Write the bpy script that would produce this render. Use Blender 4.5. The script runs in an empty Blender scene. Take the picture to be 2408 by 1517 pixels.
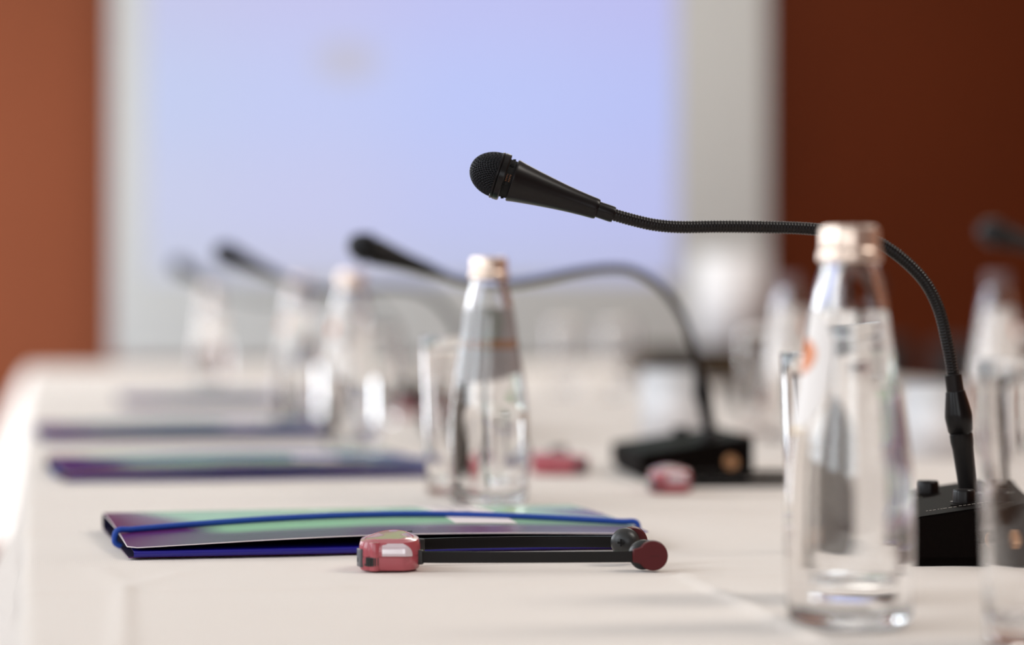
import bpy, bmesh, math, random
from mathutils import Vector, Matrix, noise

random.seed(7)
C = bpy.context.scene.collection
SC = bpy.context.scene
PI = math.pi
R_ = math.radians

# ------------------------------------------------------------------ survey of the room
FPX = 6400.0            # focal length in pixels of the 2408 px wide frame
HORIZON = 722.0         # image row of the eye level
EYE = 0.152             # eye height above the cloth
TOP = 0.75              # table height
CAMZ = TOP + EYE
TH = math.atan((1204 - 75) / FPX)     # the camera looks this far right of the table's long axis (+Y)
CT, ST = math.cos(TH), math.sin(TH)

def P(px, py, d):
    """world point measured at column px, row py, at distance d along the view axis"""
    lat = (px - 1204) * d / FPX
    return Vector((lat * CT + d * ST, -lat * ST + d * CT, CAMZ - (py - HORIZON) * d / FPX))

def G(px, d):
    """world point on the table top in column px at distance d"""
    v = P(px, HORIZON, d)
    return Vector((v.x, v.y, TOP))

def onwall(px, py, Y):
    l = (px - 1204) / FPX
    d = Y / (CT - l * ST)
    return P(px, py, d)

# ------------------------------------------------------------------ materials
def mat(name, col, rough=0.5, metal=0.0, spec=0.5, trans=0.0, ior=1.5, emit=None, estr=0.0, coat=0.0,
        noise_amt=0.0, noise_scale=40.0, bump=0.0, bump_scale=200.0, sheen=0.0):
    m = bpy.data.materials.new(name)
    m.use_nodes = True
    nt = m.node_tree
    b = nt.nodes['Principled BSDF']
    b.inputs['Base Color'].default_value = (*col, 1)
    b.inputs['Roughness'].default_value = rough
    b.inputs['Metallic'].default_value = metal
    b.inputs['Specular IOR Level'].default_value = spec
    b.inputs['Transmission Weight'].default_value = trans
    b.inputs['IOR'].default_value = ior
    b.inputs['Coat Weight'].default_value = coat
    b.inputs['Sheen Weight'].default_value = sheen
    if emit:
        b.inputs['Emission Color'].default_value = (*emit, 1)
        b.inputs['Emission Strength'].default_value = estr
    if noise_amt or bump:
        tc = nt.nodes.new('ShaderNodeTexCoord')
    if noise_amt:
        n = nt.nodes.new('ShaderNodeTexNoise')
        n.inputs['Scale'].default_value = noise_scale
        n.inputs['Detail'].default_value = 4
        nt.links.new(tc.outputs['Object'], n.inputs['Vector'])
        mx = nt.nodes.new('ShaderNodeMix')
        mx.data_type = 'RGBA'
        mx.inputs[6].default_value = (*[c * (1 - noise_amt) for c in col], 1)
        mx.inputs[7].default_value = (*[min(1, c * (1 + noise_amt)) for c in col], 1)
        nt.links.new(n.outputs['Fac'], mx.inputs[0])
        nt.links.new(mx.outputs[2], b.inputs['Base Color'])
    if bump:
        n2 = nt.nodes.new('ShaderNodeTexNoise')
        n2.inputs['Scale'].default_value = bump_scale
        n2.inputs['Detail'].default_value = 3
        nt.links.new(tc.outputs['Object'], n2.inputs['Vector'])
        bp = nt.nodes.new('ShaderNodeBump')
        bp.inputs['Strength'].default_value = bump
        bp.inputs['Distance'].default_value = 0.001
        nt.links.new(n2.outputs['Fac'], bp.inputs['Height'])
        nt.links.new(bp.outputs['Normal'], b.inputs['Normal'])
    return m

M = {}
M['terracotta'] = mat('terracotta wall paint', (0.215, 0.056, 0.021), 0.8, spec=0.25, noise_amt=0.06, noise_scale=1.5)
M['terracotta_bounce'] = mat('terracotta lightened for bounce', (0.36, 0.13, 0.06), 0.8, spec=0.25)  # lighter terracotta, so the unseen right wall gives a warm bounce
M['wood'] = mat('dark red brown back wall right part', (0.087, 0.0138, 0.0012), 0.7, spec=0.15, noise_amt=0.12, noise_scale=1.2)  # darker red brown for the right part of the back wall
M['plaster'] = mat('warm plaster', (0.60, 0.50, 0.42), 0.85, noise_amt=0.03, noise_scale=2)
M['ceiling'] = mat('white ceiling paint', (0.78, 0.77, 0.74), 0.9)
M['carpet'] = mat('brown carpet', (0.13, 0.08, 0.06), 0.95, noise_amt=0.2, noise_scale=60, bump=0.4, bump_scale=300)
M['white_frame'] = mat('white window frame', (0.8, 0.8, 0.78), 0.4)
M['screen_cloth'] = mat('matt white screen', (0.50, 0.50, 0.49), 0.9, spec=0.2)
M['black_plastic'] = mat('black plastic', (0.006, 0.004, 0.004), 0.33, spec=0.28)
M['black_satin'] = mat('black satin metal', (0.006, 0.005, 0.005), 0.28, spec=0.25)
M['black_matt'] = mat('black matt plastic', (0.005, 0.0035, 0.003), 0.55, spec=0.05, bump=0.2, bump_scale=900)
M['black_matt'].node_tree.nodes['Principled BSDF'].inputs['IOR'].default_value = 1.25
M['black_wire'] = mat('black wire mesh', (0.02, 0.02, 0.023), 0.35, metal=0.6)
M['dark_core'] = mat('black foam', (0.003, 0.003, 0.003), 0.9)
M['grey_print'] = mat('grey printed marks', (0.30, 0.26, 0.22), 0.6)
M['amber_print'] = mat('amber printed marks', (0.20, 0.075, 0.02), 0.5)
M['brass'] = mat('brownish brass ring', (0.5, 0.27, 0.14), 0.3, metal=0.9)
M['glass'] = mat('clear glass', (1, 1, 1), 0.0, trans=1.0, ior=1.5)
M['water'] = mat('water', (1, 1, 1), 0.0, trans=1.0, ior=1.33)
M['cap'] = mat('rose gold metal bottle cap', (0.92, 0.74, 0.62), 0.30, metal=0.8)
M['cap_shaded'] = mat('bottle cap darkened as shaded', (0.155, 0.095, 0.095), 0.55, spec=0.3)  # same cap in a darker tone, shade painted into its colour
M['chair_dark'] = mat('dark upholstery', (0.014, 0.008, 0.006), 0.8, spec=0.2)
M['chair_wood'] = mat('dark chair wood', (0.05, 0.026, 0.014), 0.45)
M['red'] = mat('wine red plastic', (0.42, 0.078, 0.10), 0.26, spec=0.6, coat=0.3)
M['red_dark'] = mat('wine red matt plastic', (0.085, 0.006, 0.0075), 0.4, spec=0.25)
M['ir_window'] = mat('window with painted reflection', (0.66, 0.55, 0.59), 0.15, spec=1.0, coat=1.0)  # pale colour paints the white reflection onto the red window
M['rubber'] = mat('black rubber', (0.02, 0.02, 0.02), 0.4, spec=0.5)
M['grey_plastic'] = mat('dark grey plastic', (0.10, 0.10, 0.11), 0.4)
M['blue'] = mat('blue inner card', (0.010, 0.006, 0.22), 0.28, spec=0.5)
M['elastic'] = mat('blue elastic cord', (0.002, 0.055, 0.38), 0.6, bump=0.5, bump_scale=1500)
M['projector_case'] = mat('dark brown casing', (0.055, 0.034, 0.017), 0.6, spec=0.2)
M['inside'] = mat('folder inside darkened for shade', (0.010, 0.006, 0.030), 0.5, spec=0.3)  # near black blue paints in the shade between the covers
M['paper'] = mat('white paper', (0.85, 0.84, 0.86), 0.7)
M['sticker'] = mat('white sticker', (0.82, 0.74, 0.74), 0.6)
M['table_wood'] = mat('table board', (0.30, 0.19, 0.11), 0.5)

def cloth_mat():
    m = bpy.data.materials.new('white table linen'); m.use_nodes = True
    nt = m.node_tree; b = nt.nodes['Principled BSDF']
    b.inputs['Roughness'].default_value = 0.85
    b.inputs['Specular IOR Level'].default_value = 0.2
    b.inputs['Sheen Weight'].default_value = 0.15
    tc = nt.nodes.new('ShaderNodeTexCoord')
    n = nt.nodes.new('ShaderNodeTexNoise'); n.inputs['Scale'].default_value = 6; n.inputs['Detail'].default_value = 3
    nt.links.new(tc.outputs['Object'], n.inputs['Vector'])
    mx = nt.nodes.new('ShaderNodeMix'); mx.data_type = 'RGBA'
    mx.inputs[6].default_value = (0.77, 0.685, 0.62, 1); mx.inputs[7].default_value = (0.80, 0.725, 0.665, 1)
    nt.links.new(n.outputs['Fac'], mx.inputs[0]); nt.links.new(mx.outputs[2], b.inputs['Base Color'])
    # fine weave
    w1 = nt.nodes.new('ShaderNodeTexWave'); w1.bands_direction = 'X'; w1.inputs['Scale'].default_value = 260
    w2 = nt.nodes.new('ShaderNodeTexWave'); w2.bands_direction = 'Y'; w2.inputs['Scale'].default_value = 260
    for w in (w1, w2):
        w.inputs['Distortion'].default_value = 1.0
        nt.links.new(tc.outputs['Object'], w.inputs['Vector'])
    ad = nt.nodes.new('ShaderNodeMath'); ad.operation = 'ADD'
    nt.links.new(w1.outputs['Fac'], ad.inputs[0]); nt.links.new(w2.outputs['Fac'], ad.inputs[1])
    bp = nt.nodes.new('ShaderNodeBump'); bp.inputs['Strength'].default_value = 0.12; bp.inputs['Distance'].default_value = 0.0003
    nt.links.new(ad.outputs[0], bp.inputs['Height']); nt.links.new(bp.outputs['Normal'], b.inputs['Normal'])
    return m
M['cloth'] = cloth_mat()

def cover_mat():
    """glossy card coloured purple with pale green sweeps"""
    m = bpy.data.materials.new('purple and green card'); m.use_nodes = True
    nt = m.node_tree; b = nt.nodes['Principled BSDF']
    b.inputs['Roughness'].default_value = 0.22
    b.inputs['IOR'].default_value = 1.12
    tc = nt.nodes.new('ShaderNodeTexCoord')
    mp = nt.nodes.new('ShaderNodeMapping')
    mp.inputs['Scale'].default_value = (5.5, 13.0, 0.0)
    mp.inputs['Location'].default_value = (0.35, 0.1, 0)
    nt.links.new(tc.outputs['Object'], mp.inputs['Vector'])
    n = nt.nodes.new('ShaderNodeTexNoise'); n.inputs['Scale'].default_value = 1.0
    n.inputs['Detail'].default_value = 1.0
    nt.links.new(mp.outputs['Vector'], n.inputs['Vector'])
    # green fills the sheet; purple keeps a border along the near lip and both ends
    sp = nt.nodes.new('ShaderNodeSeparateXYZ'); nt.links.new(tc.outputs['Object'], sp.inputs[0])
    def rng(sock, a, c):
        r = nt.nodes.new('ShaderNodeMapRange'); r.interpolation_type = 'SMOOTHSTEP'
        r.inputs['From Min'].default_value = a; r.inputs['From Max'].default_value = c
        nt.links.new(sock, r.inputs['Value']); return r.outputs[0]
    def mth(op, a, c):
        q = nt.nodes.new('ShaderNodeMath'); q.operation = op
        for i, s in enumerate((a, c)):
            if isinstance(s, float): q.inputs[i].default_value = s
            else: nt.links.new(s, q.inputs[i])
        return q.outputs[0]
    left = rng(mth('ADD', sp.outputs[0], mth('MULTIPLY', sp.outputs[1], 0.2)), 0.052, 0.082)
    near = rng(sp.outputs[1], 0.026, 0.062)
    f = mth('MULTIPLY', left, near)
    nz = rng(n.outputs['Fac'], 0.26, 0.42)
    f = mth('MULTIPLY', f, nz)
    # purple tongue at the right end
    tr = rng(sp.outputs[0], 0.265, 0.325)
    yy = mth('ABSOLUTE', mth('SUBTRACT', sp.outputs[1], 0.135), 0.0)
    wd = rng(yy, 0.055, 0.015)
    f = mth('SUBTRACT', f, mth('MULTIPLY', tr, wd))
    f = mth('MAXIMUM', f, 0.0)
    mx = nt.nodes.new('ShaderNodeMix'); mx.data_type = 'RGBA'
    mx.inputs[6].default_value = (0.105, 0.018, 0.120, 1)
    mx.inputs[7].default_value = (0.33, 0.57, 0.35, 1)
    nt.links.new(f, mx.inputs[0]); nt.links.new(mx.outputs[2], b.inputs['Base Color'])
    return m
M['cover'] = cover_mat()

def label_mat():
    """white oval label, thin gold rim at its foot, orange emblem in the middle"""
    m = bpy.data.materials.new('white bottle label with orange spot'); m.use_nodes = True
    nt = m.node_tree; b = nt.nodes['Principled BSDF']
    b.inputs['Roughness'].default_value = 0.5
    tc = nt.nodes.new('ShaderNodeTexCoord')
    vs = nt.nodes.new('ShaderNodeVectorMath'); vs.operation = 'SUBTRACT'; vs.inputs[1].default_value = (-0.0225, 0, 0.1285)
    nt.links.new(tc.outputs['Object'], vs.inputs[0])
    vm = nt.nodes.new('ShaderNodeVectorMath'); vm.operation = 'MULTIPLY'; vm.inputs[1].default_value = (0, 0.75, 1)
    nt.links.new(vs.outputs[0], vm.inputs[0])
    ln = nt.nodes.new('ShaderNodeVectorMath'); ln.operation = 'LENGTH'; nt.links.new(vm.outputs[0], ln.inputs[0])
    r = nt.nodes.new('ShaderNodeMapRange'); r.inputs['From Min'].default_value = 0.0075; r.inputs['From Max'].default_value = 0.0095
    r.inputs['To Min'].default_value = 1; r.inputs['To Max'].default_value = 0
    nt.links.new(ln.outputs['Value'], r.inputs['Value'])
    sp = nt.nodes.new('ShaderNodeSeparateXYZ'); nt.links.new(tc.outputs['Object'], sp.inputs[0])
    r2 = nt.nodes.new('ShaderNodeMapRange'); r2.inputs['From Min'].default_value = 0.093; r2.inputs['From Max'].default_value = 0.096
    nt.links.new(sp.outputs[2], r2.inputs['Value'])
    m1 = nt.nodes.new('ShaderNodeMix'); m1.data_type = 'RGBA'
    m1.inputs[6].default_value = (0.80, 0.60, 0.34, 1); m1.inputs[7].default_value = (0.86, 0.81, 0.78, 1)
    nt.links.new(r2.outputs[0], m1.inputs[0])
    m2 = nt.nodes.new('ShaderNodeMix'); m2.data_type = 'RGBA'; m2.inputs[7].default_value = (0.72, 0.20, 0.04, 1)
    nt.links.new(m1.outputs[2], m2.inputs[6]); nt.links.new(r.outputs[0], m2.inputs[0])
    nt.links.new(m2.outputs[2], b.inputs['Base Color'])
    return m
M['label'] = label_mat()

def label_back_mat():
    m = bpy.data.materials.new('pink label back with orange stripe'); m.use_nodes = True
    nt = m.node_tree; b = nt.nodes['Principled BSDF']; b.inputs['Roughness'].default_value = 0.6
    tc = nt.nodes.new('ShaderNodeTexCoord'); sp = nt.nodes.new('ShaderNodeSeparateXYZ'); nt.links.new(tc.outputs['Object'], sp.inputs[0])
    c = nt.nodes.new('ShaderNodeMath'); c.operation = 'COMPARE'; c.inputs[1].default_value = 0.1213; c.inputs[2].default_value = 0.0036
    nt.links.new(sp.outputs[2], c.inputs[0])
    mx = nt.nodes.new('ShaderNodeMix'); mx.data_type = 'RGBA'
    mx.inputs[6].default_value = (0.86, 0.74, 0.73, 1); mx.inputs[7].default_value = (0.85, 0.30, 0.08, 1)
    nt.links.new(c.outputs[0], mx.inputs[0]); nt.links.new(mx.outputs[2], b.inputs['Base Color'])
    return m
M['label_back'] = label_back_mat()

def slide_mat():
    """the lit picture on the screen: lavender blue, paler towards the left, unseen green band high up added for reflections, a faint beige spot"""
    m = bpy.data.materials.new('lit projected slide'); m.use_nodes = True
    nt = m.node_tree; b = nt.nodes['Principled BSDF']
    b.inputs['Base Color'].default_value = (0.12, 0.12, 0.13, 1); b.inputs['Roughness'].default_value = 0.9
    b.inputs['Specular IOR Level'].default_value = 0.0
    tc = nt.nodes.new('ShaderNodeTexCoord')
    sp = nt.nodes.new('ShaderNodeSeparateXYZ'); nt.links.new(tc.outputs['Object'], sp.inputs[0])
    def ramp(sock, a, c, stops):
        r = nt.nodes.new('ShaderNodeMapRange'); r.inputs['From Min'].default_value = a; r.inputs['From Max'].default_value = c
        nt.links.new(sock, r.inputs['Value'])
        q = nt.nodes.new('ShaderNodeValToRGB'); nt.links.new(r.outputs[0], q.inputs[0])
        q.color_ramp.interpolation = 'EASE'
        e = q.color_ramp.elements
        e[0].position, e[0].color = stops[0][0], (*stops[0][1], 1)
        e[1].position, e[1].color = stops[-1][0], (*stops[-1][1], 1)
        for p, col in stops[1:-1]:
            k = e.new(p); k.color = (*col, 1)
        return q.outputs[0]
    hx = ramp(sp.outputs[0], -0.9, 0.9, SLIDE_X)
    hz = ramp(sp.outputs[2], 0.0, 2.0, SLIDE_Z)
    mu = nt.nodes.new('ShaderNodeMix'); mu.data_type = 'RGBA'; mu.blend_type = 'MULTIPLY'
    mu.inputs[0].default_value = 1.0
    nt.links.new(hx, mu.inputs[6]); nt.links.new(hz, mu.inputs[7])
    # beige spot drawn on the slide
    vm = nt.nodes.new('ShaderNodeVectorMath'); vm.operation = 'SUBTRACT'
    vm.inputs[1].default_value = SPOT
    nt.links.new(tc.outputs['Object'], vm.inputs[0])
    vs = nt.nodes.new('ShaderNodeVectorMath'); vs.operation = 'MULTIPLY'; vs.inputs[1].default_value = (1, 0, 1.5)
    nt.links.new(vm.outputs[0], vs.inputs[0])
    ln = nt.nodes.new('ShaderNodeVectorMath'); ln.operation = 'LENGTH'; nt.links.new(vs.outputs[0], ln.inputs[0])
    fr = nt.nodes.new('ShaderNodeMapRange'); fr.interpolation_type = 'SMOOTHSTEP'
    fr.inputs['From Min'].default_value = 0.05; fr.inputs['From Max'].default_value = 0.16
    fr.inputs['To Min'].default_value = 0.8; fr.inputs['To Max'].default_value = 0.0
    nt.links.new(ln.outputs['Value'], fr.inputs['Value'])
    m2 = nt.nodes.new('ShaderNodeMix'); m2.data_type = 'RGBA'
    nt.links.new(fr.outputs[0], m2.inputs[0]); nt.links.new(mu.outputs[2], m2.inputs[6])
    m2.inputs[7].default_value = (0.52, 0.50, 0.60, 1)
    nt.links.new(m2.outputs[2], b.inputs['Emission Color'])
    b.inputs['Emission Strength'].default_value = SLIDE_GAIN
    return m

# ------------------------------------------------------------------ mesh helpers
class MB:
    def __init__(s): s.v = []; s.f = []; s.mi = []; s.cur = 0
    def add(s, vs, fs):
        o = len(s.v); s.v += [tuple(v) for v in vs]; s.f += [tuple(i + o for i in f) for f in fs]; s.mi += [s.cur] * len(fs)
    def box(s, c, h, bev=0.0, rot=None):
        """bevelled box: centre c, half sizes h"""
        hx, hy, hz = h
        if bev <= 0:
            vs = [Vector((x * hx, y * hy, z * hz)) for z in (-1, 1) for y in (-1, 1) for x in (-1, 1)]
            fs = [(0, 2, 3, 1), (4, 5, 7, 6), (0, 1, 5, 4), (2, 6, 7, 3), (0, 4, 6, 2), (1, 3, 7, 5)]
        else:
            bm = bmesh.new()
            bmesh.ops.create_cube(bm, size=2.0)
            for v in bm.verts: v.co = Vector((v.co.x * hx, v.co.y * hy, v.co.z * hz))
            bmesh.ops.bevel(bm, geom=bm.edges[:], offset=min(bev, min(h) * 0.95), segments=3, affect='EDGES', profile=0.5)
            bm.verts.index_update()
            vs = [v.co.copy() for v in bm.verts]; fs = [[v.index for v in f.verts] for f in bm.faces]
            bm.free()
        if rot is not None: vs = [rot @ v for v in vs]
        s.add([v + Vector(c) for v in vs], fs)
    def lathe(s, prof, n=48, c=(0, 0, 0), axis=None, closed=False):
        """prof: list of (r, z); r==0 ends are poles; axis: 3x3 matrix taking z to the axis"""
        vs, rows = [], []
        A = axis if axis is not None else Matrix.Identity(3)
        for r, z in prof:
            if r <= 1e-9:
                rows.append([len(vs)]); vs.append(Vector((0, 0, z)))
            else:
                rows.append(list(range(len(vs), len(vs) + n)))
                vs += [Vector((r * math.cos(2 * PI * k / n), r * math.sin(2 * PI * k / n), z)) for k in range(n)]
        fs = []
        rr = rows + ([rows[0]] if closed else [])
        for a, b in zip(rr[:-1], rr[1:]):
            for k in range(n):
                k2 = (k + 1) % n
                if len(a) == 1 and len(b) == 1: continue
                if len(a) == 1: fs.append((a[0], b[k2], b[k]))
                elif len(b) == 1: fs.append((a[k], a[k2], b[0]))
                else: fs.append((a[k], a[k2], b[k2], b[k]))
        s.add([A @ v + Vector(c) for v in vs], fs)
    def tube(s, pts, rad, n=12, caps=True):
        pts = [Vector(p) for p in pts]
        m = len(pts)
        rf = rad if callable(rad) else (lambda i: rad)
        tg = []
        for i in range(m):
            t = pts[min(i + 1, m - 1)] - pts[max(i - 1, 0)]
            tg.append(t.normalized())
        up = Vector((0, 0, 1)) if abs(tg[0].z) < 0.9 else Vector((1, 0, 0))
        nrm = (up - tg[0] * up.dot(tg[0])).normalized()
        vs, fs = [], []
        for i in range(m):
            if i: nrm = (nrm - tg[i] * nrm.dot(tg[i])).normalized()
            bi = tg[i].cross(nrm)
            r = rf(i)
            for k in range(n):
                a = 2 * PI * k / n
                vs.append(pts[i] + (nrm * math.cos(a) + bi * math.sin(a)) * r)
        for i in range(m - 1):
            for k in range(n):
                k2 = (k + 1) % n
                fs.append((i * n + k, i * n + k2, (i + 1) * n + k2, (i + 1) * n + k))
        if caps:
            fs.append(tuple(range(n - 1, -1, -1))); fs.append(tuple((m - 1) * n + k for k in range(n)))
        s.add(vs, fs)
    def grid(s, rows, flip=False):
        """rows: list of equal-length point rows"""
        n = len(rows[0]); vs = [p for r in rows for p in r]; fs = []
        for i in range(len(rows) - 1):
            for k in range(n - 1):
                q = (i * n + k, i * n + k + 1, (i + 1) * n + k + 1, (i + 1) * n + k)
                fs.append(q[::-1] if flip else q)
        s.add(vs, fs)
    def sheet(s, rows, nrmfn, t):
        """a grid with thickness t, offset along nrmfn(point)"""
        n = len(rows[0]); m = len(rows)
        top = [p for r in rows for p in r]
        bot = [p - nrmfn(p) * t for p in top]
        N = n * m; fs = []
        for i in range(m - 1):
            for k in range(n - 1):
                q = (i * n + k, i * n + k + 1, (i + 1) * n + k + 1, (i + 1) * n + k)
                fs.append(q); fs.append(tuple(a + N for a in q[::-1]))
        ring = [k for k in range(n)] + [i * n + n - 1 for i in range(1, m)] + [(m - 1) * n + k for k in range(n - 2, -1, -1)] + [i * n for i in range(m - 2, 0, -1)]
        for a, b in zip(ring, ring[1:] + ring[:1]): fs.append((b, a, a + N, b + N))
        s.add(top + bot, fs)
    def build(s, name, m, parent=None, smooth=40, fix=True):
        me = bpy.data.meshes.new(name)
        me.from_pydata([tuple(v) for v in s.v], [], s.f)
        if fix:
            bm = bmesh.new(); bm.from_mesh(me)
            bmesh.ops.recalc_face_normals(bm, faces=bm.faces[:])
            bm.to_mesh(me); bm.free()
        for q in (m if isinstance(m, (list, tuple)) else [m]): me.materials.append(q)
        if max(s.mi): me.polygons.foreach_set('material_index', s.mi)
        me.shade_smooth()
        if smooth is not None: me.set_sharp_from_angle(angle=R_(smooth))
        o = bpy.data.objects.new(name, me)
        C.objects.link(o)
        if parent is not None: o.parent = parent
        return o

def tag(o, label=None, cat=None, group=None, kind=None):
    if label: o['label'] = label
    if cat: o['category'] = cat
    if group: o['group'] = group
    if kind: o['kind'] = kind
    return o

def thing(name, label, cat, loc, rz=0.0, group=None):
    o = bpy.data.objects.new(name, None); C.objects.link(o)
    o.empty_display_size = 0.05
    o.location = loc; o.rotation_euler = (0, 0, rz)
    return tag(o, label, cat, group)

def dup(root, loc, rz, label, group=None):
    r = root.copy(); C.objects.link(r); r.location = loc; r.rotation_euler = (0, 0, rz)
    r['label'] = label
    if group: r['group'] = group
    for ch in list(root.children):
        c = ch.copy(); C.objects.link(c); c.parent = r
        for g in ch.children:
            d = g.copy(); C.objects.link(d); d.parent = c
    return r

def axis_to(v):
    """3x3 matrix taking +z to v"""
    return Vector((0, 0, 1)).rotation_difference(Vector(v).normalized()).to_matrix()

def catmull(pts, per=12, closed=False):
    pts = [Vector(p) for p in pts]; n = len(pts); out = []
    segs = n if closed else n - 1
    for i in range(segs):
        if closed: p0, p1, p2, p3 = pts[(i - 1) % n], pts[i], pts[(i + 1) % n], pts[(i + 2) % n]
        else: p0, p1, p2, p3 = pts[max(i - 1, 0)], pts[i], pts[i + 1], pts[min(i + 2, n - 1)]
        for k in range(per):
            t = k / per; t2 = t * t; t3 = t2 * t
            out.append(0.5 * ((2 * p1) + (p2 - p0) * t + (2 * p0 - 5 * p1 + 4 * p2 - p3) * t2 + (3 * p1 - p0 - 3 * p2 + p3) * t3))
    if not closed: out.append(pts[-1])
    return out

def resample(pts, step):
    out = [pts[0].copy()]; acc = 0.0
    for a, b in zip(pts[:-1], pts[1:]):
        L = (b - a).length; t = step - acc
        while t <= L:
            out.append(a.lerp(b, t / L)); t += step
        acc = (acc + L) % step
    return out

# ------------------------------------------------------------------ the room
BACK, REAR, LEFT, RIGHT, CEIL = 9.2, -2.6, -1.9, 5.2, 3.1
def struct(name, mb, m, smooth=30):
    return tag(mb.build(name, m, smooth=smooth), kind='structure')

b = MB(); b.box(((LEFT + RIGHT) / 2, (BACK + REAR) / 2, -0.05), ((RIGHT - LEFT) / 2, (BACK - REAR) / 2, 0.05)); struct('floor', b, M['carpet'])
b = MB(); b.box(((LEFT + RIGHT) / 2, (BACK + REAR) / 2, CEIL + 0.05), ((RIGHT - LEFT) / 2, (BACK - REAR) / 2, 0.05)); struct('ceiling', b, M['ceiling'])

SOFF = 0.09
sL = onwall(262, 842, BACK - SOFF); sR = onwall(1803, 842, BACK - SOFF)          # the white screen on the back wall
split = (sL.x + sR.x) / 2
b = MB(); b.box(((LEFT + split) / 2, BACK + 0.08, CEIL / 2), ((split - LEFT) / 2, 0.08, CEIL / 2)); struct('wall_back', b, M['terracotta'])
b = MB(); b.box(((RIGHT + split) / 2, BACK + 0.08, CEIL / 2), ((RIGHT - split) / 2, 0.08, CEIL / 2)); struct('wall_back_right', b, M['wood'])  # right part of the back wall in a darker red brown
b = MB(); b.box((RIGHT + 0.08, (BACK + REAR) / 2, CEIL / 2), (0.08, (BACK - REAR) / 2, CEIL / 2)); struct('wall_right', b, M['terracotta_bounce'])

# left wall with four tall windows, rear wall with one
WIN = [(-1.6, -0.2), (0.5, 1.9), (2.6, 4.0), (4.7, 6.1), (6.9, 8.6)]
def wz(a): return (0.12, 2.05) if a > 6 else (1.12, 2.8)      # farthest opening, out of view, lowered to light the back wall's foot
b = MB()
ys = [REAR] + [v for w in WIN for v in w] + [BACK]
for k in range(0, len(ys), 2):
    b.box((LEFT - 0.08, (ys[k] + ys[k + 1]) / 2, CEIL / 2), (0.08, (ys[k + 1] - ys[k]) / 2, CEIL / 2))
for a, c in WIN:
    WZ0, WZ1 = wz(a)
    b.box((LEFT - 0.08, (a + c) / 2, WZ0 / 2), (0.08, (c - a) / 2, WZ0 / 2))
    b.box((LEFT - 0.08, (a + c) / 2, (WZ1 + CEIL) / 2), (0.08, (c - a) / 2, (CEIL - WZ1) / 2))
struct('wall_left', b, M['plaster'])
RW = (-1.35, 0.25, 1.05, 2.55)
b = MB()
b.box(((LEFT + RW[0]) / 2, REAR - 0.08, CEIL / 2), ((RW[0] - LEFT) / 2, 0.08, CEIL / 2))
b.box(((RIGHT + RW[1]) / 2, REAR - 0.08, CEIL / 2), ((RIGHT - RW[1]) / 2, 0.08, CEIL / 2))
b.box(((RW[0] + RW[1]) / 2, REAR - 0.08, RW[2] / 2), ((RW[1] - RW[0]) / 2, 0.08, RW[2] / 2))
b.box(((RW[0] + RW[1]) / 2, REAR - 0.08, (RW[3] + CEIL) / 2), ((RW[1] - RW[0]) / 2, 0.08, (CEIL - RW[3]) / 2))
struct('wall_rear', b, M['terracotta'])

def daylight(name, loc, rot, sx, sz, radiance, col):
    L = bpy.data.lights.new(name, 'AREA'); L.shape = 'RECTANGLE'; L.size = sx; L.size_y = sz
    L.energy = radiance * PI * sx * sz; L.color = col
    o = bpy.data.objects.new(name, L); C.objects.link(o); o.location = loc; o.rotation_euler = rot
    return o
WIN_L = [3.0, 4.7, 5.2, 6.4, 13.5]
for i, (a, c) in enumerate(WIN):
    WZ0, WZ1 = wz(a)
    m_ = MB(); y0, y1 = a, c; t = 0.035; X = LEFT - 0.06
    for (yc, zc, hy, hz) in (((a + c) / 2, WZ0 + t, (c - a) / 2, t), ((a + c) / 2, WZ1 - t, (c - a) / 2, t), (a + t, (WZ0 + WZ1) / 2, t, (WZ1 - WZ0) / 2 - 2 * t), (c - t, (WZ0 + WZ1) / 2, t, (WZ1 - WZ0) / 2 - 2 * t), ((a + c) / 2, (WZ0 + WZ1) / 2, 0.03, (WZ1 - WZ0) / 2 - 2 * t)):
        m_.box((X, yc, zc), (0.03, hy, hz), 0.005)
    struct('window_%d' % (i + 1), m_, M['white_frame'])
    daylight('window daylight', (LEFT - 0.12, (a + c) / 2, (WZ0 + WZ1) / 2), (0, R_(-90), 0), WZ1 - WZ0, c - a, WIN_L[i], (0.86, 0.93, 1.0))
m_ = MB(); xc = (RW[0] + RW[1]) / 2; zc = (RW[2] + RW[3]) / 2; t = 0.035
for (x, z, hx, hz) in ((xc, RW[2] + t, (RW[1] - RW[0]) / 2, t), (xc, RW[3] - t, (RW[1] - RW[0]) / 2, t), (RW[0] + t, zc, t, (RW[3] - RW[2]) / 2 - 2 * t), (RW[1] - t, zc, t, (RW[3] - RW[2]) / 2 - 2 * t), (xc, zc, 0.03, (RW[3] - RW[2]) / 2 - 2 * t)):
    m_.box((x, REAR - 0.06, z), (hx, 0.03, hz), 0.005)
struct('window_6', m_, M['white_frame'])
daylight('window daylight', (xc, REAR - 0.12, zc), (R_(90), 0, 0), RW[1] - RW[0], RW[3] - RW[2], 3.0, (0.95, 0.98, 1.0))

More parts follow.
